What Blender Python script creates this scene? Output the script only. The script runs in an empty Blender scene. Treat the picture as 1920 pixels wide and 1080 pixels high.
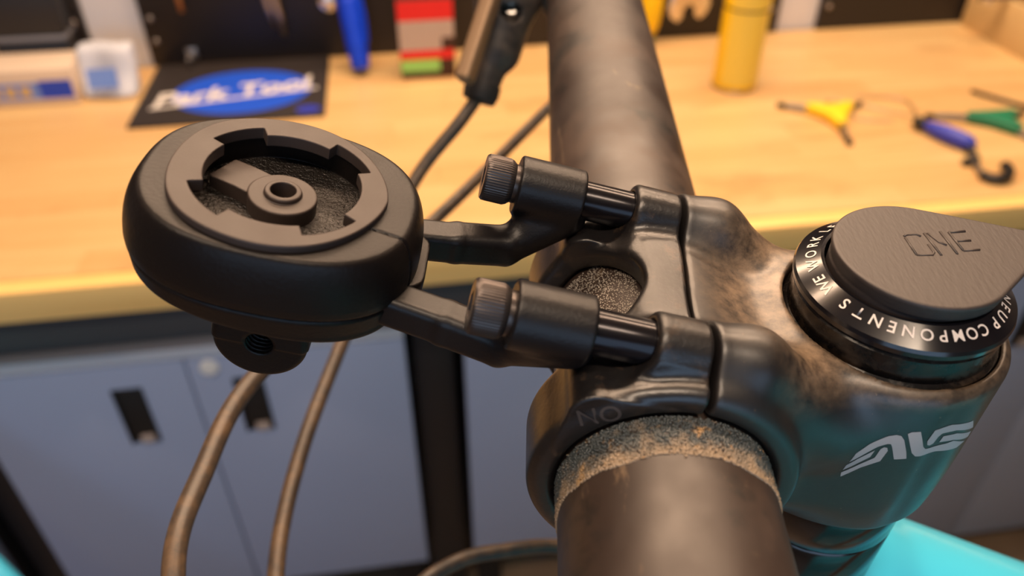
import bpy, bmesh, math, random
import numpy as np
from mathutils import Matrix, Vector

random.seed(7); np.random.seed(7)
SC = bpy.context.scene
COL = SC.collection
MM = 0.001

# ---------------------------------------------------------------- camera
TH = math.radians(37.6)
CAMW = Vector((0, 0, 1.240))
cd = bpy.data.cameras.new('camera')
cam = bpy.data.objects.new('camera', cd); COL.objects.link(cam)
cam.location = CAMW
cam.rotation_euler = (math.pi/2 - TH, 0, 0)
cd.sensor_width = 36; cd.lens = 1477.6/1920*36
cd.clip_start = 0.01; cd.clip_end = 50
cd.dof.use_dof = True; cd.dof.focus_distance = 0.140; cd.dof.aperture_fstop = 13.0
SC.camera = cam

# ---------------------------------------------------------------- world, exposure
w = bpy.data.worlds.new('world'); SC.world = w; w.use_nodes = True
w.node_tree.nodes['Background'].inputs[0].default_value = (0.75, 0.85, 1.0, 1)
w.node_tree.nodes['Background'].inputs[1].default_value = 0.2
vs = SC.view_settings
vs.view_transform = 'Standard'; vs.look = 'None'; vs.gamma = 1; vs.use_curve_mapping = False
vs.exposure = 0.0
KEY_W, KEY2_W, ROOM_W, DAY_W = 28.0, 31.0, 17.0, 14.0
KEY_C, ROOM_C, DAY_C = (1.0, 0.68, 0.45), (1.0, 0.76, 0.56), (0.45, 0.68, 1.0)

# ---------------------------------------------------------------- frames (mm in, metres out)
R = np.array([[0.9993, 0.0272, 0.0244], [0.0362, -0.6441, -0.7641], [-0.005, 0.7645, -0.6446]])
_u, _s, _v = np.linalg.svd(R); R = _u @ _v
CB = np.array([-25.346, -106.426, 108.651])           # camera in bike coordinates
WR = np.array([[1, 0, 0], [0, -math.sin(TH), -math.cos(TH)], [0, math.cos(TH), -math.sin(TH)]])
ROTB = WR.T @ R
def mat4(rot, t):
    m = Matrix.Identity(4)
    for i in range(3):
        for j in range(3): m[i][j] = float(rot[i, j])
        m[i][3] = float(t[i])
    return m
BIKE = mat4(ROTB, np.array(CAMW) - ROTB @ CB * MM)     # origin: centre of the bar clamp, x rearwards, z along the steerer
AL = math.atan(.239); CA, SA = math.cos(AL), math.sin(AL)
STEM = BIKE @ Matrix.Rotation(AL, 4, 'Y')              # same origin, x along the clamp bolts
BENCH = Matrix.Translation((0, .690, .760)) @ Matrix.Rotation(math.atan(.152), 4, 'Z')   # front edge of the worktop
FLOOR = -760.0; CEIL = 1680.0; WALLV = 592.0

# ---------------------------------------------------------------- helpers
def thing(name, label, cat, frame=BENCH, loc=(0, 0, 0), rotz=0.0, group=None):
    o = bpy.data.objects.new(name, None); COL.objects.link(o)
    o.empty_display_size = .02
    o.matrix_world = frame @ Matrix.Translation(Vector(loc)*MM) @ Matrix.Rotation(rotz, 4, 'Z')
    o['label'] = label; o['category'] = cat
    if group: o['group'] = group
    return o
def obj(name, verts, faces, mat, parent=None, off=(0, 0, 0), smooth=True, angle=None, frame=None, uv=None):
    V = (np.asarray(verts, float) - np.asarray(off, float))*MM
    me = bpy.data.meshes.new(name)
    me.from_pydata(V.tolist(), [], [tuple(int(i) for i in f) for f in faces])
    me.materials.append(mat)
    me.update()
    if smooth:
        me.polygons.foreach_set('use_smooth', [True]*len(me.polygons))
        if angle is not None: me.set_sharp_from_angle(angle=math.radians(angle))
    o = bpy.data.objects.new(name, me); COL.objects.link(o)
    if parent is not None: o.parent = parent
    if frame is not None: o.matrix_world = frame
    return o
def struct(name, verts, faces, mat, frame=BENCH):
    o = obj(name, verts, faces, mat, smooth=False, frame=frame); o['kind'] = 'structure'; return o
def merge(*vf):
    V, F, n = [], [], 0
    for v, f in vf:
        V += [tuple(p) for p in v]; F += [tuple(i+n for i in q) for q in f]; n += len(v)
    return V, F
def box(x0, x1, y0, y1, z0, z1, b=0.0, seg=2):
    bm = bmesh.new(); bmesh.ops.create_cube(bm, size=1)
    for v in bm.verts:
        v.co = Vector(((x0+x1)/2+v.co.x*(x1-x0), (y0+y1)/2+v.co.y*(y1-y0), (z0+z1)/2+v.co.z*(z1-z0)))
    if b: bmesh.ops.bevel(bm, geom=bm.edges[:], offset=b, segments=seg, profile=.5, affect='EDGES')
    bm.verts.index_update()
    r = ([tuple(v.co) for v in bm.verts], [tuple(v.index for v in f.verts) for f in bm.faces]); bm.free(); return r
def lathe(prof, n=32, cap=True):
    V, F = [], []
    for r, z in prof:
        for k in range(n):
            a = 2*math.pi*k/n; V.append((r*math.cos(a), r*math.sin(a), z))
    for i in range(len(prof)-1):
        for k in range(n):
            k2 = (k+1) % n; F.append((i*n+k, i*n+k2, (i+1)*n+k2, (i+1)*n+k))
    if cap:
        F.append(tuple(range(n-1, -1, -1))); F.append(tuple((len(prof)-1)*n+k for k in range(n)))
    return V, F
def orient(vf, p, d, up=None):
    """put lathe/prism geometry (axis z) at p pointing along d"""
    q = Vector((0, 0, 1)).rotation_difference(Vector(d).normalized()).to_matrix()
    return [tuple(q @ Vector(v) + Vector(p)) for v in vf[0]], vf[1]
def spline(pts, n=10):
    P = [np.array(p, float) for p in pts]; P = [2*P[0]-P[1]] + P + [2*P[-1]-P[-2]]
    out = []
    for i in range(1, len(P)-2):
        for k in range(n):
            t = k/n
            out.append(.5*((2*P[i])+(-P[i-1]+P[i+1])*t+(2*P[i-1]-5*P[i]+4*P[i+1]-P[i+2])*t*t+(-P[i-1]+3*P[i]-3*P[i+1]+P[i+2])*t**3))
    out.append(P[-2]); return out
def tube(path, r, n=12, caps=True):
    P = [np.array(p, float) for p in path]; m = len(P)
    rr = r if hasattr(r, '__len__') else [r]*m
    T = [P[min(i+1, m-1)]-P[max(i-1, 0)] for i in range(m)]; T = [t/np.linalg.norm(t) for t in T]
    u = np.cross(T[0], [0, 0, 1.]);
    if np.linalg.norm(u) < 1e-3: u = np.cross(T[0], [0, 1., 0])
    V, F = [], []
    for i in range(m):
        u = u - T[i]*np.dot(u, T[i]); u /= np.linalg.norm(u); v = np.cross(T[i], u)
        for k in range(n):
            a = 2*math.pi*k/n; V.append(tuple(P[i]+rr[i]*(math.cos(a)*u+math.sin(a)*v)))
    for i in range(m-1):
        for k in range(n):
            k2 = (k+1) % n; F.append((i*n+k, i*n+k2, (i+1)*n+k2, (i+1)*n+k))
    if caps:
        F.append(tuple(range(n-1, -1, -1))); F.append(tuple((m-1)*n+k for k in range(n)))
    return V, F
def prism(poly, z0, z1, b=0.0, seg=2):
    bm = bmesh.new(); vs_ = [bm.verts.new((x, y, z0)) for x, y in poly]
    f = bm.faces.new(vs_); bmesh.ops.recalc_face_normals(bm, faces=[f])
    if f.normal.z > 0: f.normal_flip()
    r = bmesh.ops.extrude_face_region(bm, geom=[f])
    for e in r['geom']:
        if isinstance(e, bmesh.types.BMVert): e.co.z = z1
    bmesh.ops.recalc_face_normals(bm, faces=bm.faces[:])
    if b: bmesh.ops.bevel(bm, geom=[e for e in bm.edges if len(e.link_faces) == 2 and e.calc_face_angle(0) > .5], offset=b, segments=seg, profile=.5, affect='EDGES')
    bm.verts.index_update()
    out = ([tuple(v.co) for v in bm.verts], [tuple(v.index for v in q.verts) for q in bm.faces]); bm.free(); return out
def text_mesh(s, size, bold=0.0, shear=0.0):
    c = bpy.data.curves.new('t', 'FONT'); c.body = s; c.size = size; c.offset = bold; c.shear = shear; c.resolution_u = 4
    c.align_x = 'CENTER'
    o = bpy.data.objects.new('t', c); COL.objects.link(o)
    dg = bpy.context.evaluated_depsgraph_get(); me = o.evaluated_get(dg).to_mesh()
    V = [tuple(v.co) for v in me.vertices]; F = [tuple(p.vertices) for p in me.polygons]
    o.evaluated_get(dg).to_mesh_clear(); bpy.data.objects.remove(o); bpy.data.curves.remove(c)
    return V, F
def extrude_flat(vf, h):
    """give a flat triangulated outline thickness h downwards (z)"""
    V, F = vf; n = len(V); V2 = list(V)+[(x, y, z-h) for x, y, z in V]
    F2 = list(F)+[tuple(i+n for i in reversed(f)) for f in F]
    cnt = {}
    for f in F:
        for a, b in zip(f, f[1:]+f[:1]): cnt[(a, b)] = 1
    for (a, b) in list(cnt):
        if (b, a) not in cnt: F2.append((b, a, a+n, b+n))
    return V2, F2

# ---- implicit surfaces -> mesh (surface nets)
def nets(fn, lo, hi, h, project=2):
    ax = [np.arange(lo[i]-h, hi[i]+2*h, h) for i in range(3)]
    X, Y, Z = np.meshgrid(*[a.astype(np.float32) for a in ax], indexing='ij')
    G = fn(X, Y, Z).astype(np.float32)
    inside = G < 0
    c = [inside[:-1, :-1, :-1], inside[1:, :-1, :-1], inside[:-1, 1:, :-1], inside[1:, 1:, :-1],
         inside[:-1, :-1, 1:], inside[1:, :-1, 1:], inside[:-1, 1:, 1:], inside[1:, 1:, 1:]]
    s = sum(q.astype(np.int8) for q in c); act = (s > 0) & (s < 8)
    I = np.argwhere(act); idx = -np.ones(act.shape, np.int32); idx[act] = np.arange(len(I))
    corners = np.array([(i & 1, (i >> 1) & 1, (i >> 2) & 1) for i in range(8)])
    val = np.stack([G[I[:, 0]+a, I[:, 1]+b, I[:, 2]+d] for a, b, d in corners], 1)
    acc = np.zeros((len(I), 3)); cnt = np.zeros(len(I))
    for a in range(8):
        for bit in (1, 2, 4):
            b = a | bit
            if b == a: continue
            m = (val[:, a] < 0) != (val[:, b] < 0)
            t = val[m, a]/(val[m, a]-val[m, b]+1e-12)
            acc[m] += corners[a]+t[:, None]*(corners[b]-corners[a]); cnt[m] += 1
    V = (I+acc/cnt[:, None])*h+np.array([a[0] for a in ax])
    F = []
    for d in range(3):
        e1, e2 = (d+1) % 3, (d+2) % 3
        sl0 = [slice(None)]*3; sl1 = [slice(None)]*3
        sl0[d] = slice(0, -1); sl1[d] = slice(1, None)
        A, B = inside[tuple(sl0)], inside[tuple(sl1)]
        E_ = np.argwhere(A != B)
        ok = (E_[:, e1] > 0) & (E_[:, e2] > 0) & (E_[:, e1] < G.shape[e1]-1) & (E_[:, e2] < G.shape[e2]-1)
        E_ = E_[ok]
        q = []
        for o1, o2 in ((-1, -1), (0, -1), (0, 0), (-1, 0)):
            J = E_.copy(); J[:, e1] += o1; J[:, e2] += o2; q.append(idx[J[:, 0], J[:, 1], J[:, 2]])
        Q = np.stack(q, 1); flip = ~A[E_[:, 0], E_[:, 1], E_[:, 2]]
        Q[flip] = Q[flip][:, ::-1]; F.append(Q)
    F = np.concatenate(F); F = F[(F >= 0).all(1)]
    e = h*.25
    for _ in range(project):
        f0 = fn(V[:, 0], V[:, 1], V[:, 2])
        g = np.stack([(fn(*(V+np.eye(3)[i]*e).T)-fn(*(V-np.eye(3)[i]*e).T))/(2*e) for i in range(3)], 1)
        stp = f0[:, None]*g/np.maximum((g*g).sum(1), .2)[:, None]
        ln = np.linalg.norm(stp, axis=1); stp *= np.minimum(1, h*.5/np.maximum(ln, 1e-9))[:, None]
        V = V-.8*stp
    return V, F
def smin(a, b, k):
    hh = np.clip(.5+.5*(b-a)/k, 0, 1); return b*(1-hh)+a*hh-k*hh*(1-hh)
def smax(a, b, k): return -smin(-a, -b, k)
def capsule(x, y, z, a, b, ra, rb=None):
    rb = ra if rb is None else rb
    a = np.array(a, float); d = np.array(b, float)-a; L = (d*d).sum()
    t = np.clip(((x-a[0])*d[0]+(y-a[1])*d[1]+(z-a[2])*d[2])/L, 0, 1)
    return np.sqrt((x-a[0]-t*d[0])**2+(y-a[1]-t*d[1])**2+(z-a[2]-t*d[2])**2)-(ra+(rb-ra)*t)
def rbox2(a, b, ha, hb, r):
    qa, qb = np.abs(a)-ha+r, np.abs(b)-hb+r
    return np.sqrt(np.maximum(qa, 0)**2+np.maximum(qb, 0)**2)+np.minimum(np.maximum(qa, qb), 0)-r
def rcyl(rad, ax, r0, z0, z1, rr):
    return rbox2(rad, ax-(z0+z1)/2, r0, (z1-z0)/2, rr)
def barseg(x, y, z, a, b, hw, hh, r):
    """rounded rectangular bar from a to b (width across horizontal, height up)"""
    a = np.array(a, float); b = np.array(b, float); d = b-a; L = np.linalg.norm(d); d /= L
    s_ = np.cross(d, [0, 0, 1.]); s_ /= np.linalg.norm(s_); u_ = np.cross(s_, d)
    px, py, pz = x-a[0], y-a[1], z-a[2]
    t = px*d[0]+py*d[1]+pz*d[2]; s2 = px*s_[0]+py*s_[1]+pz*s_[2]; u2 = px*u_[0]+py*u_[1]+pz*u_[2]
    q1, q2, q3 = np.abs(t-L/2)-L/2+r, np.abs(s2)-hw+r, np.abs(u2)-hh+r
    return np.sqrt(np.maximum(q1, 0)**2+np.maximum(q2, 0)**2+np.maximum(q3, 0)**2)+np.minimum(np.maximum(q1, np.maximum(q2, q3)), 0)-r

# ---------------------------------------------------------------- materials
def srgb(r, g, b):
    f = lambda c: (c/255/12.92 if c/255 <= .04045 else ((c/255+.055)/1.055)**2.4)
    return (f(r), f(g), f(b), 1)
class M:
    def __init__(s, name, col, rough=.5, metal=0.0, spec=.5, coat=0.0):
        s.m = bpy.data.materials.new(name); s.m.use_nodes = True
        s.nt = s.m.node_tree; s.n = s.nt.nodes; s.b = s.n['Principled BSDF']
        s.b.inputs['Base Color'].default_value = col if len(col) == 4 else (*col, 1)
        s.b.inputs['Roughness'].default_value = rough; s.b.inputs['Metallic'].default_value = metal
        s.b.inputs['Specular IOR Level'].default_value = spec
        s.b.inputs['Coat Weight'].default_value = coat; s.b.inputs['Coat Roughness'].default_value = .12
        s.tc = s.n.new('ShaderNodeTexCoord'); s.col = None; s.base = col if len(col) == 4 else (*col, 1)
    def link(s, a, b): s.nt.links.new(a, b)
    def noise(s, scale, detail=3, rough=.55, stretch=None, dist=0.0):
        t = s.n.new('ShaderNodeTexNoise'); t.inputs['Scale'].default_value = scale; t.inputs['Detail'].default_value = detail
        t.inputs['Roughness'].default_value = rough; t.inputs['Distortion'].default_value = dist
        src = s.tc.outputs['Object']
        if stretch:
            mp = s.n.new('ShaderNodeMapping'); mp.inputs['Scale'].default_value = stretch; s.link(src, mp.inputs[0]); src = mp.outputs[0]
        s.link(src, t.inputs['Vector']); return t.outputs['Fac']
    def ramp(s, fac, lo, hi):
        r = s.n.new('ShaderNodeMapRange'); r.inputs['From Min'].default_value = lo; r.inputs['From Max'].default_value = hi
        s.link(fac, r.inputs['Value']); return r.outputs['Result']
    def math(s, op, a, b):
        m = s.n.new('ShaderNodeMath'); m.operation = op
        for i, q in enumerate((a, b)):
            if isinstance(q, (int, float)): m.inputs[i].default_value = q
            else: s.link(q, m.inputs[i])
        return m.outputs[0]
    def mixcol(s, fac, col2):
        x = s.n.new('ShaderNodeMix'); x.data_type = 'RGBA'
        s.link(fac, x.inputs['Factor'])
        if s.col is None: x.inputs['A'].default_value = s.base
        else: s.link(s.col, x.inputs['A'])
        x.inputs['B'].default_value = col2; s.col = x.outputs['Result']; s.link(s.col, s.b.inputs['Base Color']); return s
    def roughvar(s, fac, lo, hi):
        r = s.n.new('ShaderNodeMapRange'); r.inputs['To Min'].default_value = lo; r.inputs['To Max'].default_value = hi
        s.link(fac, r.inputs['Value']); s.link(r.outputs['Result'], s.b.inputs['Roughness']); return s
    def bump(s, fac, strength=.3, dist=.0002):
        b = s.n.new('ShaderNodeBump'); b.inputs['Strength'].default_value = strength; b.inputs['Distance'].default_value = dist
        s.link(fac, b.inputs['Height']); s.link(b.outputs[0], s.b.inputs['Normal']); return s
    def near_point(s, p, r0, r1):
        """1 inside r0, 0 outside r1 around object-space point p (mm)"""
        v = s.n.new('ShaderNodeVectorMath'); v.operation = 'DISTANCE'; v.inputs[1].default_value = Vector(p)*MM
        s.link(s.tc.outputs['Object'], v.inputs[0]); return s.ramp(v.outputs['Value'], r1*MM, r0*MM)
def plain(name, col, rough=.5, metal=0.0, spec=.5, bump=None, **k):
    m = M(name, col, rough, metal, spec, **k)
    if bump: m.bump(m.noise(bump[0], 3), bump[1], bump[2] if len(bump) > 2 else .0002)
    return m.m

def mk_plastic(name, base, rough, bs=1500, bstr=.25, spec=.5):
    m = M(name, base, rough, spec=spec); n = m.noise(bs, 3)
    m.bump(n, bstr, .00012 if bstr < .8 else .0006); m.roughvar(m.noise(180, 4), rough-.06, rough+.08); return m.m
MOUNT = mk_plastic('mount_black_plastic', srgb(18, 13, 12), .42, 1300, .5, .3)
PLATE = mk_plastic('lock_plate_plastic', srgb(58, 47, 42), .55, 2500, .15, .6)
POCKET = mk_plastic('pocket_pebbled_plastic', srgb(34, 30, 27), .3, 1500, 1.0)
ARM = mk_plastic('arm_anodised_black', srgb(18, 16, 18), .4, 1600, .4, .42)
BOLT = M('bolt_black_oxide', srgb(84, 78, 76), .34, metal=.8); BOLT = BOLT.m
SLEEVE = plain('sleeve_polished_black', srgb(30, 28, 32), .2, .55, .6)
LIDM = M('lid_grained_plastic', srgb(56, 49, 47), .52, spec=.6); LIDM.bump(LIDM.noise(1400, 2, stretch=(1, .25, 1)), .35, .00015); LIDM = LIDM.m
RINGM = plain('ring_gloss_black', srgb(12, 12, 18), .2, 0, .6, coat=.3)
SPACER = M('spacer_gloss_black', srgb(14, 12, 12), .2, spec=.6); SPACER.mixcol(SPACER.ramp(SPACER.noise(200, 7, .7), .5, .75), srgb(66, 50, 34)); SPACER.roughvar(SPACER.ramp(SPACER.noise(200, 7, .7), .42, .7), .16, .6); SPACER = SPACER.m
CLEAN = plain('spacer_clean_black', srgb(12, 11, 13), .18, 0, .7)
WHITEINK = plain('white_ink', srgb(228, 220, 214), .5)
GREYINK = plain('grey_ink', srgb(168, 166, 172), .45)
FAINT = plain('faint_grey_ink', srgb(66, 60, 58), .6)

m = M('stem_matte_black', srgb(18, 15, 16), .34, spec=.85, coat=.25)
m.b.inputs['Coat Roughness'].default_value = .3
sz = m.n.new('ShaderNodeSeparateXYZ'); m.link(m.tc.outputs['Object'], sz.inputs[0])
top_mask = m.math('MULTIPLY', m.ramp(sz.outputs['Z'], .163, .169), m.near_point((-5, 0, 166), 15, 33))
dust_sheen = m.math('MULTIPLY', top_mask, m.ramp(m.noise(330, 8, .7), .3, .68))
m.mixcol(dust_sheen, srgb(162, 138, 112))  # dust round the steerer, paled so its colour also paints the tan sheen
m.mixcol(m.ramp(m.noise(900, 4, .7), .68, .76), srgb(150, 125, 98))
m.bump(m.noise(1400, 4, .6), .12, .0002)
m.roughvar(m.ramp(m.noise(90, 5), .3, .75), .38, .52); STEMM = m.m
m = M('faceplate_black', srgb(20, 18, 19), .3, spec=.8)
m.mixcol(m.ramp(m.noise(160, 7, .7), .56, .74), srgb(74, 58, 44)); m.bump(m.noise(1100, 4, .6), .25, .0002)
m.roughvar(m.ramp(m.noise(90, 5), .3, .75), .30, .46); FACEM = m.m
m = M('bar_dusty_carbon', srgb(48, 36, 30), .46, spec=.8)
m.mixcol(m.ramp(m.noise(30, 6, .6), .5, .72), srgb(74, 56, 44))
m.mixcol(m.ramp(m.noise(120, 7, .7, stretch=(1, .25, 1), dist=1.2), .61, .76), srgb(118, 98, 76))
m.mixcol(m.ramp(m.noise(48, 7, .7), .57, .66), srgb(22, 17, 14))
m.bump(m.noise(700, 4, .6), .08, .0002); m.roughvar(m.ramp(m.noise(60, 6), .35, .65), .40, .60); BARM = m.m
m = M('assembly_paste', srgb(146, 128, 106), .32, spec=.9)
sx_ = m.n.new('ShaderNodeSeparateXYZ'); m.link(m.tc.outputs['Object'], sx_.inputs[0])
fresh = m.math('ADD', m.ramp(sx_.outputs['Y'], -.0345, -.0298), m.math('MULTIPLY', m.math('SUBTRACT', m.noise(260, 4), .5), 2.2))
m.mixcol(m.ramp(fresh, .2, .8), srgb(62, 70, 72)); m.mixcol(m.ramp(m.noise(420, 5), .60, .72), srgb(176, 140, 92)); PASTE = m.m
GLINT = plain('paste_glint', srgb(150, 142, 132), .22, .3, .9)
def hosem(name, c1, c2):
    m = M(name, c1, .42, spec=.55); m.mixcol(m.ramp(m.noise(140, 5, .7), .45, .7), c2); m.bump(m.noise(800, 3), .2, .0002); return m.m
HOSE = hosem('hose_dusty_black', srgb(66, 56, 48), srgb(104, 82, 60))
HOSED = hosem('hose_black', srgb(42, 38, 37), srgb(80, 64, 48))
m = M('lever_dusty_black', srgb(50, 45, 43), .5); m.mixcol(m.ramp(m.noise(60, 5), .42, .66), srgb(104, 92, 82)); LEVM = m.m
LEVB = plain('lever_blade_anodised', srgb(150, 120, 90), .42, .3)
BOOT = plain('lever_boot_rubber', srgb(38, 35, 34), .6)
STEEL = plain('bright_steel', (.75, .72, .68), .25, 1.0)
DSTEEL = plain('dull_steel', (.42, .38, .34), .38, 1.0)
TEAL = plain('frame_teal_paint', srgb(72, 206, 244), .32, coat=.5)
ORANGE = plain('housing_tan', srgb(190, 120, 60), .5)

m = M('worktop_wood', srgb(212, 182, 128), .42, spec=.4)
oi = m.n.new('ShaderNodeObjectInfo')
m.mixcol(m.ramp(oi.outputs['Random'], 0, 1.6), srgb(200, 154, 98))
m.mixcol(m.ramp(m.noise(26, 6, .6, stretch=(.12, 1.6, 1), dist=.6), .42, .85), srgb(200, 158, 102))
m.mixcol(m.ramp(m.noise(9, 4, .6, stretch=(.6, 2, 1), dist=.5), .55, .85), srgb(180, 126, 76))
m.bump(m.noise(120, 4, .6, stretch=(.1, 2, 1)), .05, .0004); WOOD = m.m
m = M('worktop_edge_wood', srgb(250, 210, 134), .5, spec=.4)
m.mixcol(m.ramp(m.noise(22, 6, .6, stretch=(.1, 1, 3)), .45, .8), srgb(236, 188, 110)); WEDGE = m.m
m = M('door_blue_grey', srgb(158, 172, 204), .5); m.bump(m.noise(420, 2, .5), .3, .0004); DOOR = m.m
CABB = plain('cabinet_black', srgb(20, 20, 24), .5)
RAIL = plain('rail_dark_grey', srgb(54, 62, 70), .4)
TRIM = plain('trim_grey', srgb(126, 128, 136), .4, .4)
LTRIM = plain('door_cap_light', srgb(236, 236, 242), .45)
PULL = plain('pull_black', srgb(10, 10, 12), .6)
m = M('floor_tan', srgb(150, 126, 104), .45); m.mixcol(m.ramp(m.noise(5, 6), .4, .7), srgb(132, 108, 88)); FLOORM = m.m
WALLW = plain('wall_white', srgb(226, 224, 226), .7, bump=(60, .1, .001))
WALLT = plain('wall_warm', srgb(128, 120, 114), .7)
CEILM = plain('ceiling_white', srgb(190, 176, 160), .8)
m = M('pegboard_black', srgb(26, 22, 24), .5)
br = m.n.new('ShaderNodeTexVoronoi'); br.inputs['Scale'].default_value = 39.4; br.inputs['Randomness'].default_value = 0
m.link(m.tc.outputs['Object'], br.inputs['Vector']); PEG = m.m
m.mixcol(m.ramp(br.outputs['Distance'], .14, .11), srgb(4, 4, 5))
MATM = plain('mat_black', srgb(34, 27, 27), .75, bump=(300, .3, .0004))
MATB = plain('mat_blue', srgb(16, 80, 214), .6)
MATW = plain('mat_white', srgb(226, 222, 218), .6)
CARDW = plain('carton_cream', srgb(214, 196, 176), .6)
CBLUE = plain('carton_blue', srgb(26, 68, 196), .5)
CGOLD = plain('carton_gold', srgb(206, 176, 120), .5)
BAGM = plain('bag_white', srgb(205, 210, 222), .35)
BAGB = plain('bag_blue', srgb(110, 142, 214), .4)
BLUEP = plain('handle_blue', srgb(12, 62, 214), .38)
BLUED = plain('handle_deep_blue', srgb(48, 60, 176), .4)
RED = plain('carton_red', srgb(226, 26, 26), .45)
CGREY = plain('carton_grey', srgb(184, 166, 156), .5)
GREEN = plain('carton_green', srgb(150, 214, 110), .5)
BROWN = plain('carton_brown', srgb(58, 28, 22), .5)
YELL = plain('can_yellow', srgb(250, 206, 8), .35)
YELL2 = plain('can_label_pale_yellow', srgb(236, 206, 84), .4)
YPL = plain('wrench_yellow', srgb(250, 208, 36), .45)
GPL = plain('wrench_green', srgb(24, 118, 84), .45)
CREAM = plain('bin_tan', srgb(206, 176, 124), .6)
RUBBER = plain('tip_black', srgb(16, 14, 14), .5)
LAMPM = plain('lamp_housing_white', srgb(230, 230, 228), .5)
GREENP = plain('bottle_green', srgb(96, 120, 60), .5)

# ---------------------------------------------------------------- room lamps and daylight
def area(name, loc, target, sx, sy, watts, col):
    l = bpy.data.lights.new(name, 'AREA'); l.shape = 'RECTANGLE'; l.size = sx; l.size_y = sy; l.energy = watts; l.color = col
    o = bpy.data.objects.new(name, l); COL.objects.link(o)
    p = BENCH @ (Vector(loc)*MM); t = BENCH @ (Vector(target)*MM)
    q = (p-t).to_track_quat('Z', 'Y'); o.matrix_world = Matrix.Translation(p) @ q.to_matrix().to_4x4()
    return o
def shop_light(label, u, v, w_, length, watts, col, tilt=0):
    t = thing('shop_light', label, 'light', BENCH, (u, v, w_), 0)
    obj('housing', *box(-length/2-20, length/2+20, -75, 75, 8, 60, 6), LAMPM, t, angle=40)
    for s in (-1, 1):
        obj('hanger', *tube([(s*length*.35, 0, 60), (s*length*.35, 0, CEIL-w_)], 2.5, 8), STEEL, t)
    area('shop_light_lamp', (u, v, w_+2), (u, v-tilt, w_-500), length*MM, .13, watts, col)
# key: a warm strip lamp hung over the bench, near the wall
shop_light('long white strip lamp hung over the bench by the wall', 150, 490, 1160, 1500, KEY_W, KEY_C, 330)
shop_light('white strip lamp hung above the front of the bench', 250, 60, 1540, 1500, KEY2_W, KEY_C, 60)
shop_light('white strip lamp hung in the middle of the room', -300, -1000, 1560, 1200, ROOM_W, ROOM_C, 0)
area('window_daylight', (-300, -2550, 500), (-300, 0, 200), 2.2, 1.3, DAY_W, DAY_C)

# ================================================================ the room
U0, U1, V0 = -2200.0, 2500.0, -2600.0
struct('floor', *box(U0, U1, V0, WALLV+40, FLOOR-40, FLOOR), FLOORM)
struct('ceiling', *box(U0, U1, V0, WALLV+40, CEIL, CEIL+40), CEILM)
struct('wall_back', *box(U0, U1, WALLV, WALLV+40, FLOOR, CEIL), WALLW)
struct('wall_left', *box(U0-40, U0, V0-40, WALLV+40, FLOOR, CEIL), WALLT)
struct('wall_right', *box(U1, U1+40, V0-40, WALLV+40, FLOOR, CEIL), WALLT)
wx0, wx1, wz0, wz1 = -1400, 800, -150, 1150           # window opening behind the photographer
struct('wall_front', *merge(box(U0, wx0, V0-40, V0, FLOOR, CEIL), box(wx1, U1, V0-40, V0, FLOOR, CEIL),
                            box(wx0, wx1, V0-40, V0, FLOOR, wz0), box(wx0, wx1, V0-40, V0, wz1, CEIL)), WALLT)
struct('window_1', *merge(box(wx0, wx1, V0-30, V0+10, wz0, wz0+50), box(wx0, wx1, V0-30, V0+10, wz1-50, wz1),
                          box(wx0, wx0+50, V0-30, V0+10, wz0, wz1), box(wx1-50, wx1, V0-30, V0+10, wz0, wz1),
                          box(-325, -275, V0-30, V0+10, wz0, wz1)), LAMPM)

# black tool panels screwed to the white wall, a white strip of wall showing between them
def panel(u0, u1, label):
    t = thing('pegboard', label, 'pegboard', BENCH, ((u0+u1)/2, WALLV-6, 0), 0, 'black wall panels above the bench')
    h = (u1-u0)/2
    obj('board', *box(-h, h, -6, 5.5, 1, 1150, 1.5), PEG, t, angle=30)
    for su in (-1, 1):
        for zz in (40, 75):
            obj('screw', *orient(lathe([(4.5, 0), (4.5, 1), (2.5, 2.4)], 12), (su*(h-14), -6, zz), (0, -1, 0)), DSTEEL, t)
panel(-480, 548, 'black wall panel between the two white strips')
panel(-1700, -562, 'black wall panel left of the left white strip')
panel(622, 1860, 'black wall panel right of the right white strip')

# ================================================================ workbench
def copies(name, src, parent, mtx):
    o = src.copy(); COL.objects.link(o); o.name = name; o.parent = parent; o.matrix_local = mtx; return o
t = thing('workbench', 'butcher-block workbench with a pale front edge and dark steel rail', 'workbench', BENCH, (0, 0, FLOOR))
top0 = -FLOOR
rows = 13; rw = (WALLV-7-22)/rows
for r_ in range(rows):
    u = -1250 + random.uniform(-300, 0); first = True
    while u < 1500:
        L = random.uniform(330, 760)
        a, b = max(u, -1250), min(u+L, 1500)
        if b > a:
            obj('stave', *box(a, b-.25, 22+r_*rw, 22+(r_+1)*rw-.25, top0-38, top0, .35, 1), WOOD, t, smooth=False)
        u += L
obj('front_edge_strip', *box(-1250, 1500, 0, 21.7, top0-38, top0, 2.0, 2), WEDGE, t, angle=40)
obj('rail', *box(-1245, 1495, 14, 60, top0-90, top0-38.2, 1), RAIL, t, angle=40)
obj('rail_lip', *box(-1245, 1495, 8, 24, top0-99, top0-90.2, 1), TRIM, t, angle=40)
for u in (-1225, -655, -91, 475, 1082, 1475):
    obj('leg', *box(u-26, u+26, 62, 112, 0, top0-38.5, 3), CABB, t, angle=40)

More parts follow.
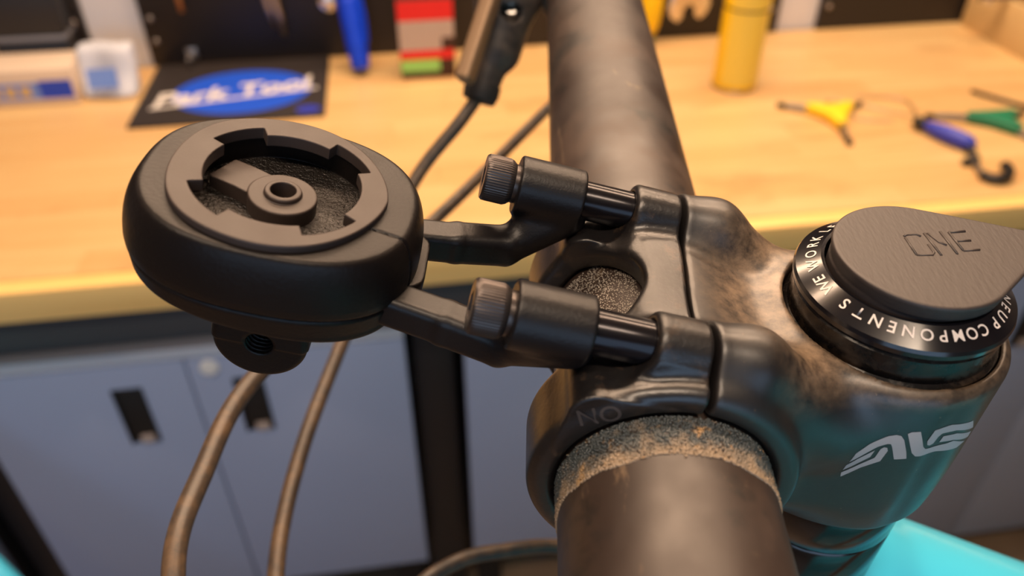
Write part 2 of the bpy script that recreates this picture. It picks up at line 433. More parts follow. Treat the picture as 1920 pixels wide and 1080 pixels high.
def cabinet(u0, u1, seam, zb, pulls, label, lock=None):
    c = thing('cabinet', label, 'cabinet', BENCH, ((u0+u1)/2, 28, zb), 0, 'blue-grey cabinets under the workbench')
    m0 = (u0+u1)/2
    L = lambda x: x-m0
    H = -101-zb
    obj('body', *box(L(u0), L(u1), 20, 480, 0, H-15, 2), CABB, c, angle=40)
    obj('top_strip', *box(L(u0)+1, L(u1)-1, 1, 19.5, H-31.5, H-15, 1), LTRIM, c, angle=40)
    for k, (a, b) in enumerate(((u0, seam), (seam, u1))):
        if b-a < 5: continue
        d = obj('door', *box(L(a)+1, L(b)-1, 0, 19.5, 2, H-32, 1.5), DOOR, c, angle=40)
        pu = pulls[k]
        p = obj('recessed_pull', *merge(box(L(pu)-17, L(pu)+17, -1.2, -.1, H-156, H-67, .4),
                                        box(L(pu)-17, L(pu)-14, -4, -.1, H-156, H-67, .8), box(L(pu)+14, L(pu)+17, -4, -.1, H-156, H-67, .8)), PULL, d, angle=40)
        obj('pull_tab', *box(L(pu)-4, L(pu)+12, -6, -1.3, H-154, H-142, 1), CGREY, d, angle=40)
    if lock is not None:
        obj('lock', *orient(lathe([(11, 0), (11, 3), (9, 5), (3, 5.4)], 20), (L(lock), 0, H-46), (0, -1, 0)), LAMPM, c, angle=40)
    for su in (-1, 1):
        obj('foot', *box(su*(u1-u0)/2-20-su*30, su*(u1-u0)/2+20-su*30, 60, 100, FLOOR-zb, -.3, 2), CABB, c, angle=40)
cabinet(-622, -124, -375, -585, (-447, -311), 'blue-grey cabinet with black pulls left of the black gap', -349)
cabinet(-55, 445, 195, -585, (110, 262), 'blue-grey cabinet between the two dark gaps, behind the stem', 150)
cabinet(510, 1050, 790, -722, (720, 850), 'taller blue-grey cabinet at the right end, below the top cap')
cabinet(-1195, -690, -940, -585, (-1010, -870), 'blue-grey cabinet at the far left end of the bench', None)

# low tan carton with a blue stripe on the floor under the bench
t = thing('carton', 'tan carton with a blue edge on the floor behind the lower hose', 'box', BENCH, (70, 150, FLOOR), .1)
obj('body', *box(-70, 20, 0, 90, 0, 120, 2), CGOLD, t, angle=40)
obj('stripe', *box(-8, 12, -.8, -.1, 2, 118), CBLUE, t, smooth=False)

# ================================================================ things on and above the bench
# shop mat with the oval emblem
t = thing('shop_mat', 'black rubber mat with a blue oval and white lettering on the bench', 'mat', BENCH, (-340, 455, 0))
obj('sheet', *box(-132, 132, -97, 121, 0, 4, 1.5), MATM, t, angle=40)
ell = [(98*math.cos(a)+10, 76*math.sin(a)) for a in np.linspace(0, 2*math.pi, 64, endpoint=False)]
o = obj('oval_print', *prism(ell, 4.02, 4.3), MATB, t, smooth=False)
tv, tf = text_mesh('Park Tool', 60, 1.4, .25)
xs_ = [v[0] for v in tv]; sx = 226/(max(xs_)-min(xs_)); mx = (max(xs_)+min(xs_))/2
ca_, sa_ = math.cos(.17), math.sin(.17)
tv = [((x-mx)*sx, y-18) for x, y, z in tv]; tv = [(x*ca_-y*sa_, x*sa_+y*ca_, 4.7) for x, y in tv]
obj('lettering', *extrude_flat((tv, tf), .35), MATW, t, smooth=False)
obj('underline', *prism([(-112, -46), (118, -6), (118, 0), (-112, -40)], 4.35, 4.65), MATW, t, smooth=False)
o = obj('corner_mark', *prism([(108+17*math.cos(a), -76+12*math.sin(a)) for a in np.linspace(0, 6.28, 24, endpoint=False)], 4.02, 4.4), BLUED, t, smooth=False)

# spray can
t = thing('spray_can', 'tall yellow spray can standing on the wooden bench', 'can', BENCH, (392, 375, 0), -.35)
obj('body', *lathe([(28, 0), (31, 1), (32, 4), (32, 175), (30, 182), (27, 186)], 48), YELL, t, angle=40)
obj('base_rim', *lathe([(31.0, 0), (32.6, .6), (32.8, 3.5), (32.1, 5)], 48, False), DSTEEL, t)
vv, ff = lathe([(32.25, 12), (32.25, 165)], 96, False)
keep = [f for f in ff if all(-2.3 < math.atan2(vv[i][1], vv[i][0]) < .1 for i in f)]
obj('label', vv, keep, YELL2, t)
obj('label_band', *lathe([(32.35, 118), (32.35, 121)], 48, False), BROWN, t)
obj('dome', *lathe([(27, 186), (24, 193), (15, 199), (13, 201)], 32), STEEL, t)
obj('cap', *lathe([(25, 187), (25, 225), (22, 229)], 32), RED, t, angle=40)

# red, grey and green carton
t = thing('carton', 'upright carton with red, grey and green bands beside the brake lever', 'box', BENCH, (-56, 472, 0))
obj('body', *box(-41, 41, 0, 55, 0, 118, 1), BROWN, t, angle=40)
def fr(n, u0, u1, z0, z1, mt, y=-.4): obj(n, *box(u0, u1, y, -.05, z0, z1), mt, t, smooth=False)
fr('red_band', -40.5, 40.5, 88, 117.5, RED); fr('grey_panel', -40.5, 22, 44, 87.8, CGREY); fr('grey_corner', 22.2, 40.5, 62, 87.8, CGREY)
fr('red_line', -40.5, 40, 30, 43.8, RED); fr('green_band', -40.5, 18, 11, 29.8, GREEN)

# blue-handled pliers leaning on the wall
t = thing('pliers', 'blue-handled pliers with a steel head leaning against the wall panel', 'pliers', BENCH, (-158, 492, 0))
obj('handle', *tube(spline([(0, 8, 10), (-1, 14, 30), (-5, 28, 70), (-9, 42, 108), (-14, 50, 130)], 8), [12]+[14]*4+[15]*5+[16]*6+[16.5]*8+[15]*5+[14]*3+[11], 16), BLUEP, t)
obj('handle', *tube(spline([(9, 34, 40), (8, 42, 80), (2, 52, 118), (-4, 58, 140)], 6), 7.5, 12), BLUEP, t)
obj('pivot', *orient(lathe([(14, 0), (14, 5), (11, 7)], 20), (-38, 58, 98), (0, -1, 0)), STEEL, t, angle=40)
obj('jaw', *tube([(-14, 56, 130), (-8, 62, 160), (2, 68, 190)], [9, 12, 5], 12), STEEL, t)
obj('spring', *tube([(-38, 60, 98), (-24, 60, 118), (-12, 58, 138)], [6, 5, 6], 10), DSTEEL, t)

# tools hung on the panel
def hang(name, label, cat, u, w_): return thing(name, label, cat, BENCH, (u, WALLV-13, w_))
t = hang('wrench', 'open-ended steel wrench hanging jaw-down on the wall panel', 'wrench', 382, 30)
jaw = [(-9, 22), (-10, 6), (-18, 0), (-30, 8), (-36, 24), (-33, 44), (-16, 60), (-12, 70), (-12, 200), (12, 200), (12, 70), (18, 58), (32, 46), (36, 28), (30, 12), (20, 4), (11, 10), (9, 24), (0, 30)]
V_, F_ = prism(jaw, -7, 0, 1.5)
obj('head', [(x, z-2.5, y) for x, y, z in V_], F_, STEEL, t, angle=40)
obj('hook', *tube([(0, .6, 190), (0, -6, 190), (0, -11, 196)], 2.2, 8), DSTEEL, t)
t = hang('pliers', 'long-nosed grey pliers hanging tips down on the wall panel', 'pliers', -275, 42)
obj('jaw', *tube([(3, -7, 0), (0, -8, 40), (-7, -8, 90), (-9, -8, 150)], [4, 6, 7.5, 9], 12), DSTEEL, t)
obj('jaw', *tube([(-9, -7, 12), (-14, -8, 45), (-18, -8, 90), (-12, -8, 150)], [3.5, 5.5, 7, 9], 12), DSTEEL, t)
obj('handle', *tube([(-10, -8, 150), (-24, -10, 200), (-26, -10, 260)], [8, 8, 7], 12), BLUEP, t)
obj('handle', *tube([(-10, -8, 150), (6, -10, 200), (8, -10, 260)], [8, 8, 7], 12), BLUEP, t)
t = hang('screwdriver', 'orange-tipped driver hanging on the wall panel near the white strip', 'screwdriver', -415, 86)
obj('shaft', *tube([(0, -8, 0), (-2, -8, 60)], [3.5, 4.5], 12), ORANGE, t)
obj('handle', *lathe([(5, 60), (11, 66), (12, 110), (9, 140)], 16), RED, t, off=(2, 8, 0))
t = hang('hook', 'steel peg hook on the wall panel above the black mat', 'hook', -418, 12)
obj('wire', *tube(spline([(0, .6, 6), (0, -14, 6), (0, -26, 2), (0, -30, 12)], 6), 2.5, 8), STEEL, t)
obj('plate', *box(-8, 8, -3, .8, -2, 16, 1), DSTEEL, t, angle=40)
t = thing('bottle', 'slim yellow bottle with a green foot behind the handlebar', 'bottle', BENCH, (312, 556, 0))
obj('foot', *lathe([(9, 0), (11, 2), (11, 20), (12, 22)], 20), GREENP, t)
obj('body', *lathe([(12, 22), (16, 34), (19, 60), (20, 120), (10, 140), (8, 160)], 24), YELL, t)

# cartons and bag at the left end
t = thing('carton', 'cream carton with a blue label panel at the left end of the bench', 'box', BENCH, (-640, 457, 0))
obj('body', *box(-110, 84, 0, 70, 0, 52, 1), CARDW, t, angle=40)
fr('blue_panel', 36, 80, 10, 36, CBLUE); fr('blue_band', -109, 35.8, 10, 34, BAGB)
for k in range(5):
    fr('label_glyph', -70+k*20, -56+k*20, 14, 29, CGOLD, -.9)
t = thing('parts_bag', 'white plastic bag with a blue panel propped against the white wall strip', 'bag', BENCH, (-517, 470, 0), -.12)
bv, bf = nets(lambda x, y, z: smax(rbox2(x+.06*z, y-.42*z-8+2*np.sin(x*.12), 40-.08*np.abs(z-40), 12+2*np.cos(z*.1), 8), np.abs(z-34)-33.5, 8), (-60, -30, -2), (60, 80, 72), 2.5)
obj('pouch', bv, bf, BAGM, t)
obj('label_panel', [(-22, 2, 18), (20, 2, 20), (17, 14, 44), (-26, 14, 42), (-22, 1, 18), (20, 1, 20), (17, 13, 44), (-26, 13, 42)], [(4, 5, 6, 7), (3, 2, 1, 0), (0, 1, 5, 4), (1, 2, 6, 5), (2, 3, 7, 6), (3, 0, 4, 7)], BAGB, t, off=(0, 11.5, 0), smooth=False)
t = thing('toolbox', 'black toolbox with a grey metal edge at the left end of the bench', 'toolbox', BENCH, (-760, 532, 0))
obj('body', *box(-190, 185, 0, 44, 0, 68, 3), CABB, t, angle=40)
obj('lid', *box(-192, 187, -3, 45, 74.5, 150, 4), CABB, t, angle=40)
obj('metal_edge', *box(-192, 187, -5, 44, 68.2, 74.3, 1), TRIM, t, angle=40)
obj('latch', *box(60, 90, -9, -5.2, 55, 88, 1.5), STEEL, t, angle=40)

# tan bin at the right end
t = thing('parts_bin', 'tan open-topped wooden bin at the right end of the bench', 'bin', BENCH, (886, 330, 0))
obj('side', *box(0, 12, 0, 240, 0, 70, 1.5), CREAM, t, angle=40); obj('side', *box(288, 300, 0, 240, 0, 70, 1.5), CREAM, t, angle=40)
obj('end', *box(12.2, 287.8, 0, 12, 0, 66, 1.5), CREAM, t, angle=40); obj('end', *box(12.2, 287.8, 228, 240, 0, 66, 1.5), CREAM, t, angle=40)
obj('bottom', *box(12.2, 287.8, 12.2, 227.8, 0, 8), CREAM, t, smooth=False)
t = thing('wrench', 'steel wrench lying across the rim of the tan bin', 'wrench', BENCH, (930, 480, 70))
obj('shank', *box(-70, 90, -6, 6, 0, 6, 1.5), STEEL, t, angle=40)
obj('jaw', *lathe([(14, 0), (14, 8), (12, 9)], 20), STEEL, t, off=(80, 0, 0), angle=40)

# three-way hex wrenches
def y_wrench(name, label, u, v, rot, angs, lens, body):
    t = thing(name, label, 'wrench', BENCH, (u, v, 0), rot, 'three-way hex wrenches on the bench')
    pts = []
    for a in angs:
        for da, rr in ((-.34, 27), (-.15, 38), (.15, 38), (.34, 27)):
            pts.append((rr*math.cos(a+da), rr*math.sin(a+da)))
        na = a+math.pi/3*1.0
        pts.append((17*math.cos(na), 17*math.sin(na)))
    obj('hub', *prism(pts, 2, 15, 2), body, t, angle=50)
    for a, L in zip(angs, lens):
        d = np.array([math.cos(a), math.sin(a), 0])
        obj('hex_shaft', *tube([d*22+np.array([0, 0, 8]), d*L*.8+np.array([0, 0, 6]), d*L+np.array([0, 0, 4])], 3.8, 6), DSTEEL, t, angle=30)
        obj('tip', *tube([d*(L-3)+np.array([0, 0, 4]), d*(L+10)+np.array([0, 0, 4.2])], 4.0, 8), RUBBER, t)
    return t
T3 = 2*math.pi/3
y_wrench('three_way_wrench', 'yellow three-way hex wrench lying on the bench', 487, 247, 0.0, (math.radians(142), math.radians(258), math.radians(30)), (68, 72, 56), YPL)
y_wrench('three_way_wrench', 'green three-way hex wrench lying beside the blue-handled tool', 696, 196, 0.0, (math.radians(158), math.radians(285), math.radians(20)), (80, 56, 50), GPL)
# blue-handled wire tool
t = thing('wire_pick', 'blue-handled wire tool with a black ferrule and long looping wire', 'hand tool', BENCH, (582, 198, 0), math.atan2(129-196, 613-582))
obj('handle', *orient(lathe([(5.5, 0), (8, 8), (10.5, 24), (11, 44), (9.5, 62), (5, 70)], 24), (10, 0, 11.2), (1, 0, 0)), BLUED, t)
obj('ferrule', *orient(lathe([(5, 0), (7.5, 2), (7.5, 14), (6, 17)], 20), (-6, 0, 11), (1, 0, 0)), RUBBER, t)
obj('wire', *tube(spline([(-6, 0, 11), (-20, 12, 9), (-60, 10, 3), (-110, -10, 2), (-122, -34, 1.5), (-62, -38, 1.5), (-30, -10, 4)], 10), .9, 6), DSTEEL, t)
obj('wire', *tube(spline([(-6, 0, 11), (-30, 40, 5), (-72, 66, 2), (-112, 20, 2)], 10), .9, 6), DSTEEL, t)
# hooked black tool
t = thing('hook_tool', 'black hooked tool with a bent tip at the bench edge', 'hand tool', BENCH, (590, 70, 0))
obj('shank', *tube(spline([(22, 58, 5), (14, 36, 5), (2, 10, 5), (-2, -6, 5)], 6), 4.2, 10), DSTEEL, t)
obj('cross_bar', *tube([(-6, 26, 5), (16, 32, 5)], 5, 10), RUBBER, t)
obj('grip', *tube([(18, 46, 6), (22, 60, 6)], 6, 10), RUBBER, t)
obj('hook', *tube(spline([(-3, -6, 5), (2, -18, 6), (16, -20, 8), (28, -10, 10), (32, 4, 10)], 6), 6.5, 12), RUBBER, t)
# thin steel rod at the right
t = thing('steel_rod', 'thin steel rod lying on the bench at the right edge', 'rod', BENCH, (748, 268, 0), -.95)
obj('shaft', *tube([(-36, 0, 3), (50, 0, 3)], 3.2, 8), RUBBER, t)
obj('tip', *tube([(50, 0, 3), (64, 0, 3)], 3.0, 8), RUBBER, t)

# ================================================================ bicycle: stem (bike frame B; xs/zs follow the clamp bolts)
def to_s(x, z): return CA*x-SA*z, SA*x+CA*z
SX = 41.1                                               # steerer axis
YB, ZB = 18.0, 22.2                                     # clamp bolts
def stem_outer(x, y, z):
    xs, zs = to_s(x, z)
    r = np.sqrt(x*x+z*z)
    clamp = rcyl(r, y, 22.6, -27.4, 27.4, 2.2)
    rs = np.sqrt((x-SX)**2+y*y)
    col = rcyl(rs+.0012*np.maximum(-4-z, 0)**2*2.2, z, 20.6, -22, 16.5, 2.2)
    t = np.clip(x/SX, 0, 1)
    body = rbox2(y, z-(-.6-2.4*t), 23.5-4.0*t, 17.5+.3*t, 9.0)
    body = smax(body, np.abs(x-20)-21, 3)
    d = smin(col, body, 7.0)
    d = smin(d, clamp, 5.0)
    ya = np.abs(y)
    boss = capsule(xs, ya, zs, (-4, YB, ZB), (7, YB, ZB-.2), 5.6, 5.9)
    boss = smin(boss, capsule(xs, ya, zs, (7, YB, ZB-.2), (26, YB-3, ZB-11), 5.9, 7.5), 3)
    d = smin(d, boss, 4.0)
    return d
def stem_cuts(d, x, y, z):
    r = np.sqrt(x*x+z*z); rs = np.sqrt((x-SX)**2+y*y)
    hole = r-np.maximum(17.65, 17.65+(np.abs(y)-26.0)*.8)
    d = smax(d, -hole, .3)
    d = smax(d, -np.maximum(rs-18.6, 12.5-z), .4)      # seat of the spacer in the top
    d = np.maximum(d, -(np.sqrt((x-60.5)**2+(y+9)**2*.6+(z-6)**2)-4.2))   # counterbores of the rear pinch bolts
    d = np.maximum(d, -np.maximum(np.abs(y)-.8, 52-x))  # rear slot
    return d
def stem_body_f(x, y, z):
    xs, zs = to_s(x, z)
    wav = -.6+.5*np.sin(y*.17)
    return smax(stem_cuts(stem_outer(x, y, z), x, y, z), -(xs-wav), .8)
def face_f(x, y, z):
    xs, zs = to_s(x, z)
    r = np.sqrt(x*x+z*z); ya = np.abs(y)
    clamp = rcyl(r, y, 22.6, -27.4, 27.4, 2.2)
    pad = rcyl(np.sqrt((ya-YB)**2+(zs-ZB)**2), xs, 5.3, -10, 12, 1.1)
    web = capsule(xs, ya, zs, (-7, YB, ZB-3), (-2, YB, ZB-3), 4.4)
    bridge = np.maximum(rbox2(xs+4, zs-18.2, 6, 4.2, 3), ya-22)
    shoulder = np.maximum(rbox2(xs+10.8, zs-10.2, 9.5, 7.6, 4.5), np.abs(ya-19.5)-7.6)
    d = smin(clamp, pad, 2.2); d = smin(d, shoulder, 1.2); d = smin(d, web, 2.5); d = smin(d, bridge, 3)
    d = smax(d, -(r-np.maximum(17.65, 17.65+(ya-26.0)*.8)), .4)
    # round-ended window between the two hoops
    th_ = np.arctan2(zs, xs)                            # 90 deg = top, 180 = front
    th_ = np.where(th_ < -1.2, th_+2*math.pi, th_)
    s = (th_-math.radians(112))*20.5; e = (math.radians(250)-th_)*20.5
    wy = 9.0+4.5*np.clip(s/14, 0, 1)
    q = np.minimum(s, e)
    win = np.where(q < wy, np.sqrt(y*y+np.maximum(wy-q, 0)**2)-wy, ya-wy)
    d = smax(d, -win, 1.8)
    wav = -1.5+.5*np.sin(y*.17)
    d = smax(d, xs-wav, .5)
    for sgn in (1,):
        d = smax(d, -np.maximum(np.sqrt((ya-YB)**2+(zs-ZB)**2)-3.75, np.abs(xs+10)-3), .2)
    return d
bike = thing('bicycle', 'turquoise bicycle with dusty black stem and handlebar filling the foreground', 'bicycle', BIKE, (SX, 0, -150))
BO = np.array((SX, 0, -150.0)); SO = BO
sv, sf = nets(stem_body_f, (-10, -31, -26), (64, 31, 34), .5)
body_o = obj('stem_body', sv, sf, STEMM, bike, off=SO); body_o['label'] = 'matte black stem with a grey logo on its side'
fv, ff_ = nets(face_f, (-26, -30, -26), (6, 30, 36), .4)
face_o = obj('faceplate', fv, ff_, FACEM, bike, off=SO)
face_o['label'] = 'front clamp plate of two hoops around a round window'

LOGO = [
 [(31.79,2.05),(32.12,4.61),(33.88,6.61),(36.51,8.42),(37.68,8.81),(38.51,8.64),(39.24,7.76),(40.64,4.68),(41.24,3.01),(39.21,2.78),(37.89,5.86),(37.46,6.61),(36.93,6.63),(35.5,5.79),(33.42,3.73)],
 [(31.72,-0.79),(31.67,1.05),(33.03,2.84),(35.34,4.89),(35.12,3.13),(33.73,1.66)],
 [(32.04,-3.02),(31.73,-1.67),(33.92,0.97),(35.96,2.92),(36.19,5.22),(36.61,5.74),(37.16,5.66),(37.5,4.88),(37.13,2.09),(34.45,-0.02)],
 [(39.4,9.16),(39.93,9.56),(41.38,9.68),(43.21,5.8),(44.01,4.85),(45.01,4.58),(48.49,4.2),(50.0,4.25),(54.01,1.38),(52.31,0.91),(46.99,2.75),(43.8,3.05),(42.65,3.4),(41.61,4.52),(40.66,6.43)],
 [(52.41,7.96),(54.15,4.8),(49.21,7.37),(46.16,7.75),(45.63,7.18),(45.27,5.63),(44.59,5.47),(43.91,5.95),(43.45,7.08),(43.94,9.59),(47.27,9.51)],
 [(54.39,3.68),(54.58,1.92),(49.86,4.55),(46.61,5.31),(46.8,6.77),(49.7,6.34)]]
def on_side(fn, x, z, y0=-40.0, y1=0.0):
    """first hit of the surface travelling along +y"""
    x = np.asarray(x, float); z = np.asarray(z, float); y = np.full_like(x, y0)
    for _ in range(80):
        d = fn(x, y, z); y = np.minimum(y+np.clip(d, -.5, 2)*.7, y1)
    return y
for poly in LOGO:
    bm = bmesh.new(); f = bm.faces.new([bm.verts.new((x, z, 0)) for x, z in poly])
    bmesh.ops.triangulate(bm, faces=[f])
    for _ in range(3):
        es = [e for e in bm.edges if e.calc_length() > .9]
        if es: bmesh.ops.subdivide_edges(bm, edges=es, cuts=1); bmesh.ops.triangulate(bm, faces=bm.faces[:])
    bm.verts.index_update()
    P = np.array([v.co[:] for v in bm.verts]); F = [tuple(v.index for v in q.verts) for q in bm.faces]; bm.free()
    y = on_side(stem_body_f, P[:, 0], P[:, 1])-.06
    obj('logo_stroke', np.stack([P[:, 0], y, P[:, 1]], 1), F, GREYINK, body_o, off=SO)
# faint stamped letters on the near hoop
tv, tf = text_mesh('NO', 4.4, .04)
P = np.array(tv); a = math.radians(31)
qx = -15.8+P[:, 0]*math.cos(a)-(P[:, 1]-1.5)*math.sin(a); qz = 14.2+P[:, 0]*math.sin(a)+(P[:, 1]-1.5)*math.cos(a)
px, pz = CA*qx+SA*qz, -SA*qx+CA*qz
y = on_side(face_f, px, pz)-.05
obj('stamped_letters', np.stack([px, y, pz], 1), tf, FAINT, face_o, off=SO)

# ================================================================ handlebar
prof = [(0, 0)]; n = 72; ys = list(np.linspace(-370, 370, 75))
rb = [17.5 if abs(v) < 230 else max(11.2, 17.5-(abs(v)-230)*.06) for v in ys]
bar = obj('handlebar', *tube([(0, v, 0) for v in ys], rb, 72), BARM, bike, off=BO); bar['label'] = 'dusty black carbon handlebar'
for s in (-1, 1):
    obj('grip', *tube([(0, s*(372-k*2.0), 0) for k in range(56)], [14.5+(.7 if k % 2 else 0) for k in range(56)], 24), RUBBER, bar, off=BO)
def beads(n, fy, fa, r0, r1, base):
    ico = bmesh.new(); bmesh.ops.create_icosphere(ico, subdivisions=1, radius=1)
    ico.verts.index_update()
    iv = np.array([v.co[:] for v in ico.verts]); jf = [tuple(v.index for v in q.verts) for q in ico.faces]; ico.free()
    V, F = [], []
    for k in range(n):
        yy = fy(); a = fa(yy); r = random.uniform(r0, r1)
        rr = base+r*random.uniform(-.2, .5)
        c = np.array([rr*math.cos(a), yy, rr*math.sin(a)])
        F += [tuple(i+len(V) for i in q) for q in jf]; V += (iv*r*np.array([1, 1, .8])+c).tolist()
    return V, F
edge = lambda a: -34.3+.2*math.sin(5*a)+.12*math.sin(11*a+1)
def fyn():
    return -27.0-7.6*random.random()
def fan(yy):
    for _ in range(20):
        a = random.uniform(-.7, math.pi+.7)
        if yy > edge(a): return a
    return 1.57
p = obj('assembly_paste', *beads(12500, fyn, fan, .12, .30, 17.5), PASTE, bar, off=BO); p['kind'] = 'stuff'
p = obj('assembly_paste', *beads(5200, lambda: random.uniform(-13, 13), lambda yy: random.uniform(1.75, 3.0), .08, .22, 17.45), GLINT, bar, off=BO); p['kind'] = 'stuff'

# ================================================================ steerer stack and top cap
def up(vf, z): return [(x, y, q+z) for x, y, q in vf[0]], vf[1]
obj('headset_spacer', *up(lathe([(15, 0), (18.1, 0), (18.3, .4), (18.3, 3.4), (17.6, 4.0), (17.6, 8.6), (17.2, 9.0), (15, 9.0)], 96, False), 12.6+150), SPACER, bike, angle=35)
obj('headset_spacer', *up(lathe([(14.5, 0), (17.2, 0), (17.6, .6), (17.6, 11.2), (17.2, 11.8), (14.5, 11.8)], 96, False), -34+150), CLEAN, bike, angle=35)
obj('headset_spacer', *up(lathe([(14.5, 0), (17.2, 0), (17.6, .6), (17.6, 17.4), (17.2, 18), (14.5, 18)], 96, False), -52.2+150), CLEAN, bike, angle=35)
CO = -150.0
R0c, Z0c, R1c, Z1c = 18.0, 24.0, 14.2, 26.3
cap = obj('lettered_ring', *lathe([(14, 21.8-CO), (17.4, 21.8-CO), (18.0, 22.4-CO), (18.15, 23.4-CO), (17.9, 24.1-CO), (R1c, Z1c-CO), (13.6, Z1c-.1-CO), (13.4, 22-CO)], 128, False), RINGM, bike, angle=28); cap['label'] = 'glossy black ring with white lettering'
def ring_char(ch, deg, size=2.75):
    V, F = text_mesh(ch, size, .03)
    if not V: return
    xs_ = [v[0] for v in V]; mx = (min(xs_)+max(xs_))/2
    out = []
    sl = math.hypot(R0c-R1c, Z0c-Z1c)
    for x, yv, _ in V:
        s = .75+(yv)/sl*1.0*sl*.98                      # distance outward along the bevel from its inner edge
        r = R1c+(R0c-R1c)*s/sl; z = Z1c+(Z0c-Z1c)*s/sl
        a = math.radians(deg)-(x-mx)*1.0/16.2
        nx = (Z1c-Z0c)/sl; nz = (R0c-R1c)/sl
        rr = r+nx*.1; zz = z+nz*.1
        out.append((rr*math.cos(a), rr*math.sin(a), zz-CO))
    obj('letter', out, F, WHITEINK, cap)
for ch, a in list(zip('COMPONENTS', (-62, -71, -80, -89, -98, -108, -117, -126, -136, -146)))+list(zip('PUENO', (-51, -41, -31.5, -22, -12))):
    ring_char(ch, a)
for ch, a in zip('WEWORKLESS', (-163, -171, 175.5, 164, 153, 144.5, 132.5, 123.5, 114.5, 105.5)):
    ring_char(ch, a)
# teardrop lid
def lid_f(x, y, z):
    zt = 30.0
    def out(r0, r1):
        a = np.array([SX+.9, 0.0]); b = np.array([64.0, 5.2]); d = b-a; L = (d*d).sum()
        # convex hull of a large and a small circle
        h = math.sqrt(L); ux, uy = d/h
        px, py = (x-a[0])*ux+(y-a[1])*uy, np.abs(-(x-a[0])*uy+(y-a[1])*ux)
        k = (r0-r1)/h; c = math.sqrt(1-k*k)
        dd = px*c - 0*px
        e1 = np.sqrt(px**2+py**2)-r0; e2 = np.sqrt((px-h)**2+py**2)-r1
        e3 = px*k+py*c-r0
        tt = px*c-py*k
        return np.where(tt < 0, e1, np.where(tt > h*c, e2, e3))
    o = out(14.3, 2.6)
    zz = z+.02*((x-SX)**2*.12+y*y*.35)*.12
    o2 = o+.22*(zt-z)                                   # sides draw in downwards
    d = smax(o2, zz-zt, .7); d = smax(d, 26.7-z, .3)
    neck = np.maximum(np.sqrt((x-SX)**2+y*y)-13.0, np.abs(z-25.5)-1.6)
    return np.minimum(d, neck)
lv, lf = nets(lid_f, (24, -16, 23.5), (68, 16, 31), .3)
lid = obj('lid', lv, lf, LIDM, bike, off=(SX, 0, CO)); lid['label'] = 'grained black teardrop lid'
ONE = [[(40.79,4.35),(41.3,4.82),(43.12,5.13),(43.7,4.52)],[(44.1,2.2),(44.25,-0.04),(43.77,-0.7),(41.05,-0.86)],[(40.83,3.9),(41.05,-0.86)],
       [(44.62,5.45),(45.21,-0.71)],[(45.24,5.58),(46.22,3.05),(47.23,2.17)],[(47.63,6.12),(48.08,-0.18)],
       [(49.08,6.01),(49.49,0.82)],[(49.08,6.01),(52.14,6.59)],[(49.29,3.52),(51.99,3.87)],[(49.49,0.82),(52.42,1.27)]]
for pl in ONE:
    pth = [(x-SX, y, 29.93-CO) for x, y in pl]
    obj('embossed_stroke', *tube(pth, .26, 8), LIDM, lid)

# ================================================================ frame (head tube and top tube)
def frame_f(x, y, z):
    ht = rcyl(np.sqrt((x-SX)**2+y*y), z, 20.5, -165, -59, 2.5)
    tt = capsule(x, y, z, (SX+10, 0, -74), (330, 0, -200), 23, 19)
    dt = capsule(x, y, z, (SX, 0, -140), (270, 0, -330), 27, 27)
    d = smin(smin(ht, tt, 14), dt, 16)
    return smax(d, -36-z if False else z+35.5, 1.5)
frv, frf = nets(frame_f, (10, -32, -345), (345, 32, -34), 2.2)
fr_ = obj('frame', frv, frf, TEAL, bike, off=BO); fr_['label'] = 'turquoise frame tubes'
obj('headset_cup', *lathe([(14.5, 97.6), (17.4, 97.6), (18.4, 96.6), (19.6, 91), (14.5, 91)], 64, False), CLEAN, fr_, angle=35)
obj('cable_housing', *tube(spline([(61, -25, -34), (56, -29, -52), (52, -29, -80), (54, -27, -120)], 8), 2.0, 12), ORANGE, bike, off=BO)

# ================================================================ brake lever and hoses of the bicycle
def lev_f(x, y, z):
    d = capsule(x, y, z, (-36, 182, -16), (-32, 196, 2), 9.5, 12.5)
    d = smin(d, capsule(x, y, z, (-32, 196, 2), (-30, 226, 16), 12.5, 13), 5)
    d = smin(d, capsule(x, y, z, (-40.5, 172.5, -26), (-36, 182, -14), 6.2, 7.4), 2)
    d = np.maximum(d, -(np.sqrt((x+31.5)**2+(y-184)**2+(z+2)**2)-5.0))
    d = smin(d, rcyl(np.sqrt(x*x+z*z), y, 22.5, 214, 228, 2), 3)
    return np.maximum(d, -(np.sqrt(x*x+z*z)-17.7))
lo = obj('brake_lever', *nets(lev_f, (-56, 160, -36), (26, 242, 32), .8), LEVM, bike, off=BO)
lo['label'] = 'dusty black brake lever body on the far bar'
dv = np.array([-4.5, -9.5, -12.0]); dv /= np.linalg.norm(dv)
obj('boot', *orient(lathe([(5.6, 0), (6.9, .5), (7.1, 4), (6.4, 7), (3.2, 7.4)], 24), (-40.2, 173, -25.4), dv), BOOT, lo, off=BO, angle=40)
obj('lever_blade', *nets(lambda x, y, z: barseg(x, y, z, (-47, 159, -18.5), (-34, 188, 16), 3.0, 3.6, 1.6), (-56, 150, -28), (-26, 198, 26), .6), LEVB, lo, off=BO)
sd = np.array(CB)-np.array([-31, 186.5, -4]); sd /= np.linalg.norm(sd)
obj('adjuster_screw', *orient(lathe([(3.6, -6), (3.6, 0), (3.2, .6), (2.0, .7), (1.7, -1.2)], 24), (-31, 186, -.5), sd*.6+np.array([0, -.3, .8])), STEEL, lo, off=BO, angle=40)
def hose(pts, r, mt, lab):
    o = obj('hose', *tube(spline(pts, 14), r, 16), mt, bike, off=BO); o['label'] = lab
